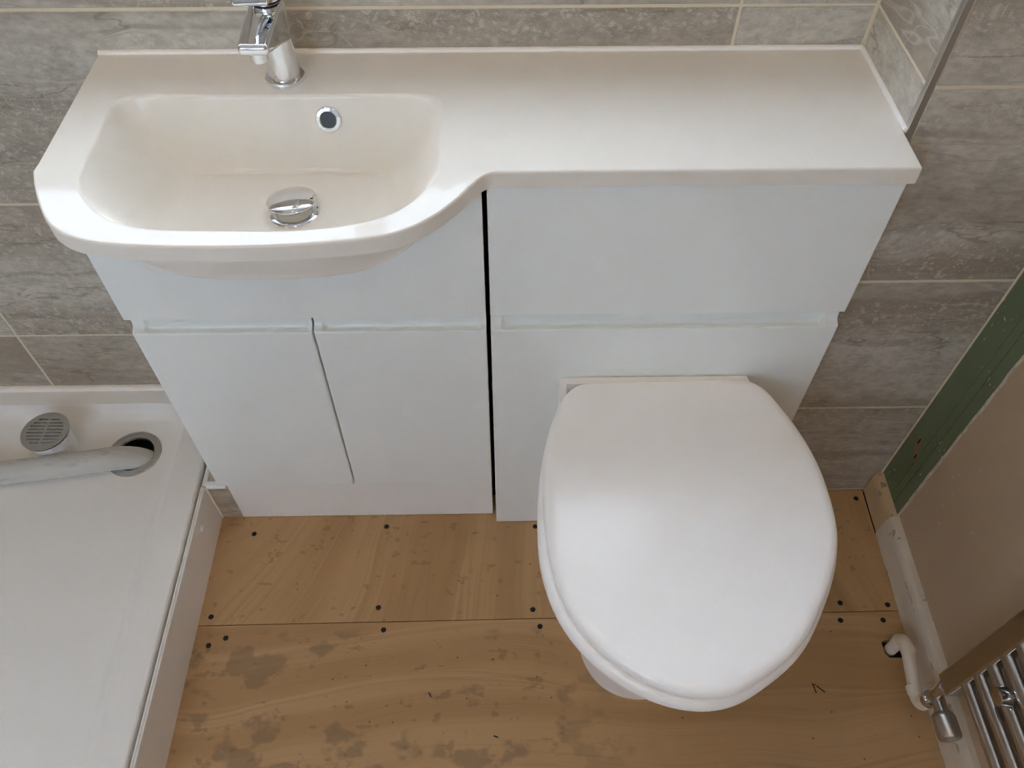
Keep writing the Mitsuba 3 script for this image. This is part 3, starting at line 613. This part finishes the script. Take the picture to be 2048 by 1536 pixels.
# waste with mushroom plug
wz = H - 0.0985
add('basin_waste__flange', lathe([(0.0, -0.050), (0.0205, -0.050), (0.0212, -0.006), (0.0226, -0.001), (0.0240, 0.0012), (0.0262, 0.0026), (0.0300, 0.0021), (0.0325, 0.0004), (0.0325, -0.001)], (WX, WY, wz), 96), 'm_chrome', 30)
tilt = np.array([-0.04, 0.16, 1.0]); tilt /= np.linalg.norm(tilt)
add('basin_waste__plug_cap', lathe([(0.0, 0.0068), (0.010, 0.0064), (0.020, 0.0050), (0.027, 0.0030), (0.0312, 0.0006), (0.0322, -0.0010), (0.0318, -0.0026), (0.0296, -0.0036), (0.0, -0.0036)], (WX - 0.001, WY + 0.0035, wz + 0.0150), 96, tilt), 'm_chrome', 40)
tag('basin_waste__plug_cap', 'domed chrome plug cap')
add('basin_waste__stem', cyl((WX, WY, wz - 0.048), (WX - 0.001, WY + 0.003, wz + 0.013), 0.008, 24), 'm_chrome', 40)
tag('basin_waste', 'chrome pop-up waste standing open in the basin floor', 'basin waste')
# upper panel of the basin unit, cut out round the bowl
pan_m = m3.Manifold.cube((xA - xL, DT, Zt - 0.0005 - 0.601)).translate((xL, YF, 0.601))
hullpts = np.vstack(O2)
bowl_h = m3.Manifold.hull_points(np.ascontiguousarray(hullpts + (hullpts - [0.245, -0.22, 0.8]) * 0.004))
pm = tm(pan_m - bowl_h)
add('basin_unit__upper_panel', pm, 'm_cabinet')
# sealant behind and beside the worktop
def bead_mesh(pts, r, n=80):
    pts = np.array(pts, float); t = np.linspace(0, 1, n)[:, None]; P = pts[0] * (1 - t) + pts[1] * t
    P[:, 2] += 0.0005 * (meshkit.noise(np.column_stack([np.arange(n) * 0.5, np.zeros(n), np.zeros(n)]), 4) - 0.5)
    return tube(P, r, 12)
add('trim_4', cat(bead_mesh([(XL + 0.001, -0.0015, H + 0.0002), (XBOX - 0.002, -0.0015, H + 0.0002)], 0.0045), bead_mesh([(XBOX - 0.0012, -0.001, H + 0.0002), (XBOX - 0.0012, YBOX + 0.001, H + 0.0002)], 0.0038)), 'm_sealant', True)
tag('trim_4', 'white sealant bead where the worktop meets the tiles', kind='structure')

# ------------------------------------------------------------------ mixer tap
TXc, TYc = 0.2450, -0.0640
add('mixer_tap__base_ring', lathe([(0.0, 0.0), (0.0252, 0.0), (0.0254, 0.0030), (0.0246, 0.0048), (0.0226, 0.0056), (0.0, 0.0056)], (TXc, TYc, H), 80), 'm_chrome', 35)
add('mixer_tap__body', lathe([(0.0, 0.005), (0.0198, 0.005), (0.0198, 0.010), (0.0196, 0.102), (0.0188, 0.1035), (0.0, 0.1035)], (TXc, TYc, H), 96), 'm_chrome', 35)
add('mixer_tap__collar', lathe([(0.0, 0.1030), (0.0178, 0.1030), (0.0178, 0.1062), (0.0, 0.1062)], (TXc, TYc, H), 64), 'm_black', 35)
def spout_section(y, w, zt_, zb, r, cx):
    s = m3.Manifold.sphere(r, 20)
    return [s.translate((cx + sx * (w - r), y, z)) for sx in (-1, 1) for z in (zt_ - r, zb + r)]
S = [spout_section(TYc + 0.004, 0.0190, 0.9535, 0.900, 0.003, TXc), spout_section(TYc - 0.050, 0.0184, 0.9525, 0.922, 0.003, TXc), spout_section(TYc - 0.0965, 0.0174, 0.9508, 0.9375, 0.0050, TXc)]
sp = m3.Manifold()
for k in range(2): sp = sp + m3.Manifold.batch_hull(S[k] + S[k + 1])
# the shallow dished top of the spout
add('mixer_tap__spout', tm(sp), 'm_chrome', 50)
add('mixer_tap__aerator', lathe([(0.0, -0.014), (0.0078, -0.014), (0.0080, -0.015), (0.0092, -0.015), (0.0098, -0.0140), (0.0100, 0.0), (0.0, 0.0)], (TXc, TYc - 0.0830, 0.9385), 40), 'm_chrome', 35)
lev = m3.Manifold.batch_hull([m3.Manifold.sphere(0.004, 20).translate((TXc + sx * w, y, z)) for sx, w, y, z in [(s, 0.016, TYc + 0.012, 0.968) for s in (-1, 1)] + [(s, 0.0165, TYc - 0.066, 0.982) for s in (-1, 1)] + [(s, 0.016, TYc + 0.012, 0.975) for s in (-1, 1)] + [(s, 0.0165, TYc - 0.066, 0.986) for s in (-1, 1)]])
cap = m3.Manifold.cylinder(0.018, 0.0194, 0.0190, 64).translate((TXc, TYc, 0.9562))
add('mixer_tap__lever', tm(lev + cap), 'm_chrome', 45)
tag('mixer_tap', 'chrome mono mixer tap standing behind the basin', 'tap')

# ------------------------------------------------------------------ toilet
LID = [(.655, -.2680), (.634, -.2710), (.615, -.285), (.597, -.318), (.581, -.365), (.5735, -.42), (.5712, -.47), (.573, -.526), (.579, -.571), (.595, -.62), (.626, -.667), (.657, -.695), (.694, -.717), (.744, -.7305), (.79, -.7255), (.823, -.709), (.858, -.686), (.889, -.656), (.917, -.616), (.938, -.58), (.953, -.545), (.961, -.51), (.963, -.465), (.960, -.419), (.946, -.36), (.927, -.313), (.909, -.281), (.891, -.2685), (.868, -.2655), (.76, -.2670)]
NL = 240
L2, _ = closed_spline(LID, NL); nL = normals2(L2); LC = np.array([0.765, -0.47])
def inset(P, n, d):
    return P - n * d
zl = 0.4580
lid_r = [z3(inset(L2, nL, 0.010), zl), z3(inset(L2, nL, 0.003), zl), z3(inset(L2, nL, 0.0008), zl + 0.0012), z3(inset(L2, nL, 0.0), zl + 0.004), z3(inset(L2, nL, 0.0010), zl + 0.0085), z3(inset(L2, nL, 0.0032), zl + 0.0122), z3(inset(L2, nL, 0.0068), zl + 0.0150), z3(inset(L2, nL, 0.0115), zl + 0.0168), z3(inset(L2, nL, 0.018), zl + 0.0178)]
base = inset(L2, nL, 0.018)
for q in (0.9, 0.75, 0.55, 0.3, 0.12): lid_r.append(z3(LC + (base - LC) * q, zl + 0.0178 + 0.0020 * (1 - q * q)))
add('toilet__lid', facing(loft(lid_r, cap0=True, cap1=True), (0.765, -0.47, 0.462), True), 'm_seat', 60)
w = np.clip((-L2[:, 1] - 0.30) / 0.25, 0, 1)[:, None] * (0.6 + 0.4 * np.clip((0.80 - L2[:, 0]) / 0.2, 0, 1))[:, None]
S2 = L2 + nL * (w * 0.0130 - 0.002)
nS = normals2(S2); zs = 0.4300
seat_r = [z3(inset(S2, nS, 0.010), zs), z3(inset(S2, nS, 0.003), zs + 0.0010), z3(inset(S2, nS, 0.0004), zs + 0.0055), z3(S2, zs + 0.0100), z3(inset(S2, nS, 0.0012), zs + 0.0165), z3(inset(S2, nS, 0.0045), zs + 0.0220), z3(inset(S2, nS, 0.010), zs + 0.0250), z3(LC + (inset(S2, nS, 0.02) - LC) * 0.65, zs + 0.0250)]
add('toilet__seat', facing(loft(seat_r, cap0=True, cap1=True), (0.765, -0.47, 0.445), True), 'm_seat', 60)
RIM = [(.143, -.2525), (.146, -.268), (.153, -.30), (.170, -.345), (.184, -.40), (.188, -.46), (.181, -.53), (.156, -.61), (.118, -.665), (.064, -.712), (0, -.728)]
FOOT = [(.106, -.2525), (.107, -.268), (.108, -.30), (.109, -.345), (.109, -.40), (.107, -.45), (.102, -.50), (.088, -.545), (.062, -.577), (.032, -.592), (0, -.597)]
def half_to_ring(half, cx0, cx1, n=90):
    p = np.array(half); t = np.r_[0, np.cumsum(np.linalg.norm(np.diff(p, axis=0), axis=1))]; t /= t[-1]
    q = CubicSpline(t, p)(np.linspace(0, 1, n))
    cx = cx0 + (cx1 - cx0) * np.clip((-q[:, 1] - 0.26) / 0.15, 0, 1)
    return np.vstack([np.column_stack([cx - q[:, 0], q[:, 1]]), np.column_stack([cx + q[:, 0], q[:, 1]])[::-1][1:]])
Rr, Fo = half_to_ring(RIM, 0.7490, 0.762), half_to_ring(FOOT, 0.7500, 0.7500)
prof_z = [(0.0, 0.0), (0.012, -0.01), (0.06, -0.04), (0.14, -0.02), (0.20, 0.08), (0.26, 0.27), (0.31, 0.50), (0.35, 0.72), (0.385, 0.89), (0.405, 0.97), (0.419, 0.995), (0.4255, 1.0)]
rise = 0.0320 * np.clip((Rr[:, 1] + 0.2725) / 0.004, 0, 1)
pr = []
for z, aa in prof_z:
    pr.append(z3(Fo * (1 - aa) + Rr * aa, z * 1.0 + (rise * (z / 0.4255) ** 4)))
cR = np.array([0.755, -0.46])
top_z = 0.4295 + rise
pr.append(z3(cR + (Rr - cR) * 0.994, top_z + 0.0012 - 0.0020 * 0))
pr.append(z3(cR + (Rr - cR) * 0.985, np.where(Rr[:, 1] > -0.27, top_z + 0.0014, 0.4297)))
pr.append(z3(cR + (Rr - cR) * 0.935, np.where(Rr[:, 1] > -0.27, top_z + 0.0012, 0.4297)))
pr.append(z3(cR + (Rr - cR) * 0.900, np.full(len(Rr), 0.4297)))
pan = facing(loft(pr, cap0=True, cap1=True), (0.755, -0.45, 0.3), True)
add('toilet__pan', pan, 'm_ceramic', 50)
tag('toilet', 'white back-to-wall toilet with closed D-shaped lid in front of the white unit', 'toilet')

# ------------------------------------------------------------------ towel radiator, valve and feed pipe
PX0, PY0, PY1 = 1.190, -0.647, -0.611
rail_z = [0.217 + 0.0405 * k for k in range(12)]
add('towel_radiator__upright', rbox(PX0, PX0 + 0.028, PY0, PY1, 0.160, 0.86, 0.005), 'm_radiator', 50)
add('towel_radiator__upright_001', rbox(PX0, PX0 + 0.028, PY0 - 0.47, PY1 - 0.47, 0.160, 0.86, 0.005), 'm_radiator', 50)
zz = [z for k, z in enumerate(rail_z)] + [0.74, 0.7805, 0.821]
for k, z in enumerate(zz):
    add(num('towel_radiator__rail', k), cyl((PX0 + 0.012, PY0 + 0.004, z), (PX0 + 0.012, PY1 - 0.474, z), 0.0115, 28), 'm_radiator', 40)
for k, (yb, zb) in enumerate(((-0.692, 0.3175), (-1.03, 0.3175), (-0.692, 0.80))):
    add(num('towel_radiator__wall_bracket', k), cat(lathe([(0.0, 0.016), (0.0105, 0.016), (0.0125, 0.0145), (0.0128, 0.0), (0.0, 0.0)], (PX0 + 0.001, yb, zb), 40, (-1, 0, 0)), cyl((PX0 + 0.001, yb, zb), (xr(yb) + 0.002, yb, zb), 0.0075, 24)), 'm_radiator', 40)
tag('towel_radiator__wall_bracket', 'round chrome bracket knob')
tag('towel_radiator', 'chrome ladder towel radiator on the right wall', 'radiator')
VX, VY, VZ = 1.198, -0.631, 0.119
add('radiator_valve__body', cat(cyl((VX, VY, 0.089), (VX, VY, 0.161), 0.0095, 32, bevel=0.001), cyl((VX, VY, 0.088), (VX, VY, 0.103), 0.0128, 32, bevel=0.0015), cyl((VX, VY, 0.143), (VX, VY, 0.1605), 0.0118, 6, bevel=0.001), cyl((VX, VY + 0.002, VZ + 0.002), (VX, VY - 0.032, VZ + 0.002), 0.0105, 32, bevel=0.001)), 'm_radiator', 35)
add('radiator_valve__cap', lathe([(0.0, 0.0), (0.0125, 0.0), (0.0160, 0.003), (0.0178, 0.008), (0.0182, 0.034), (0.0168, 0.0395), (0.0135, 0.0415), (0.0050, 0.0422), (0.0045, 0.0390), (0.0, 0.0390)], (VX, VY - 0.027, VZ + 0.002), 10, (0, -1, 0)), 'm_steel', 30)
tag('radiator_valve__cap', 'faceted chrome valve cap')
tag('radiator_valve', 'chrome radiator valve at the foot of the towel radiator', 'valve')
px, py, rz, Rb = 1.2085, -0.5150, 0.056, 0.018
pp = [(px, py, -0.012), (px, py, 0.0), (px, py, 0.02)] + [(px, py - Rb + Rb * math.cos(t), rz - Rb + Rb * math.sin(t)) for t in np.linspace(0, np.pi / 2, 9)]
ye = VY
pp += [(px + (VX - px) * q, py - Rb + (ye + Rb - py + Rb) * q, rz) for q in (0.25, 0.5, 0.75)]
pp += [(VX, ye + Rb - Rb * math.sin(t), rz + Rb - Rb * math.cos(t)) for t in np.linspace(0, np.pi / 2, 9)] + [(VX, ye, 0.090)]
add('heating_pipe__tube', tube(pp, 0.0108, 24), 'm_white_pipe', True)
for k, (p0, p1) in enumerate((((px, py - 0.030, rz), (px, py - 0.0305 + 0.0135, rz)), ((VX, ye + 0.034, rz), (VX, ye + 0.020, rz)), ((px, py, 0.026), (px, py, 0.040)))):
    add(num('heating_pipe__elbow_collar', k), cyl(p0, p1, 0.0122, 28, bevel=0.001), 'm_white_pipe', 35)
tag('heating_pipe', 'white painted pipe rising from the floor to the radiator valve', 'pipe')
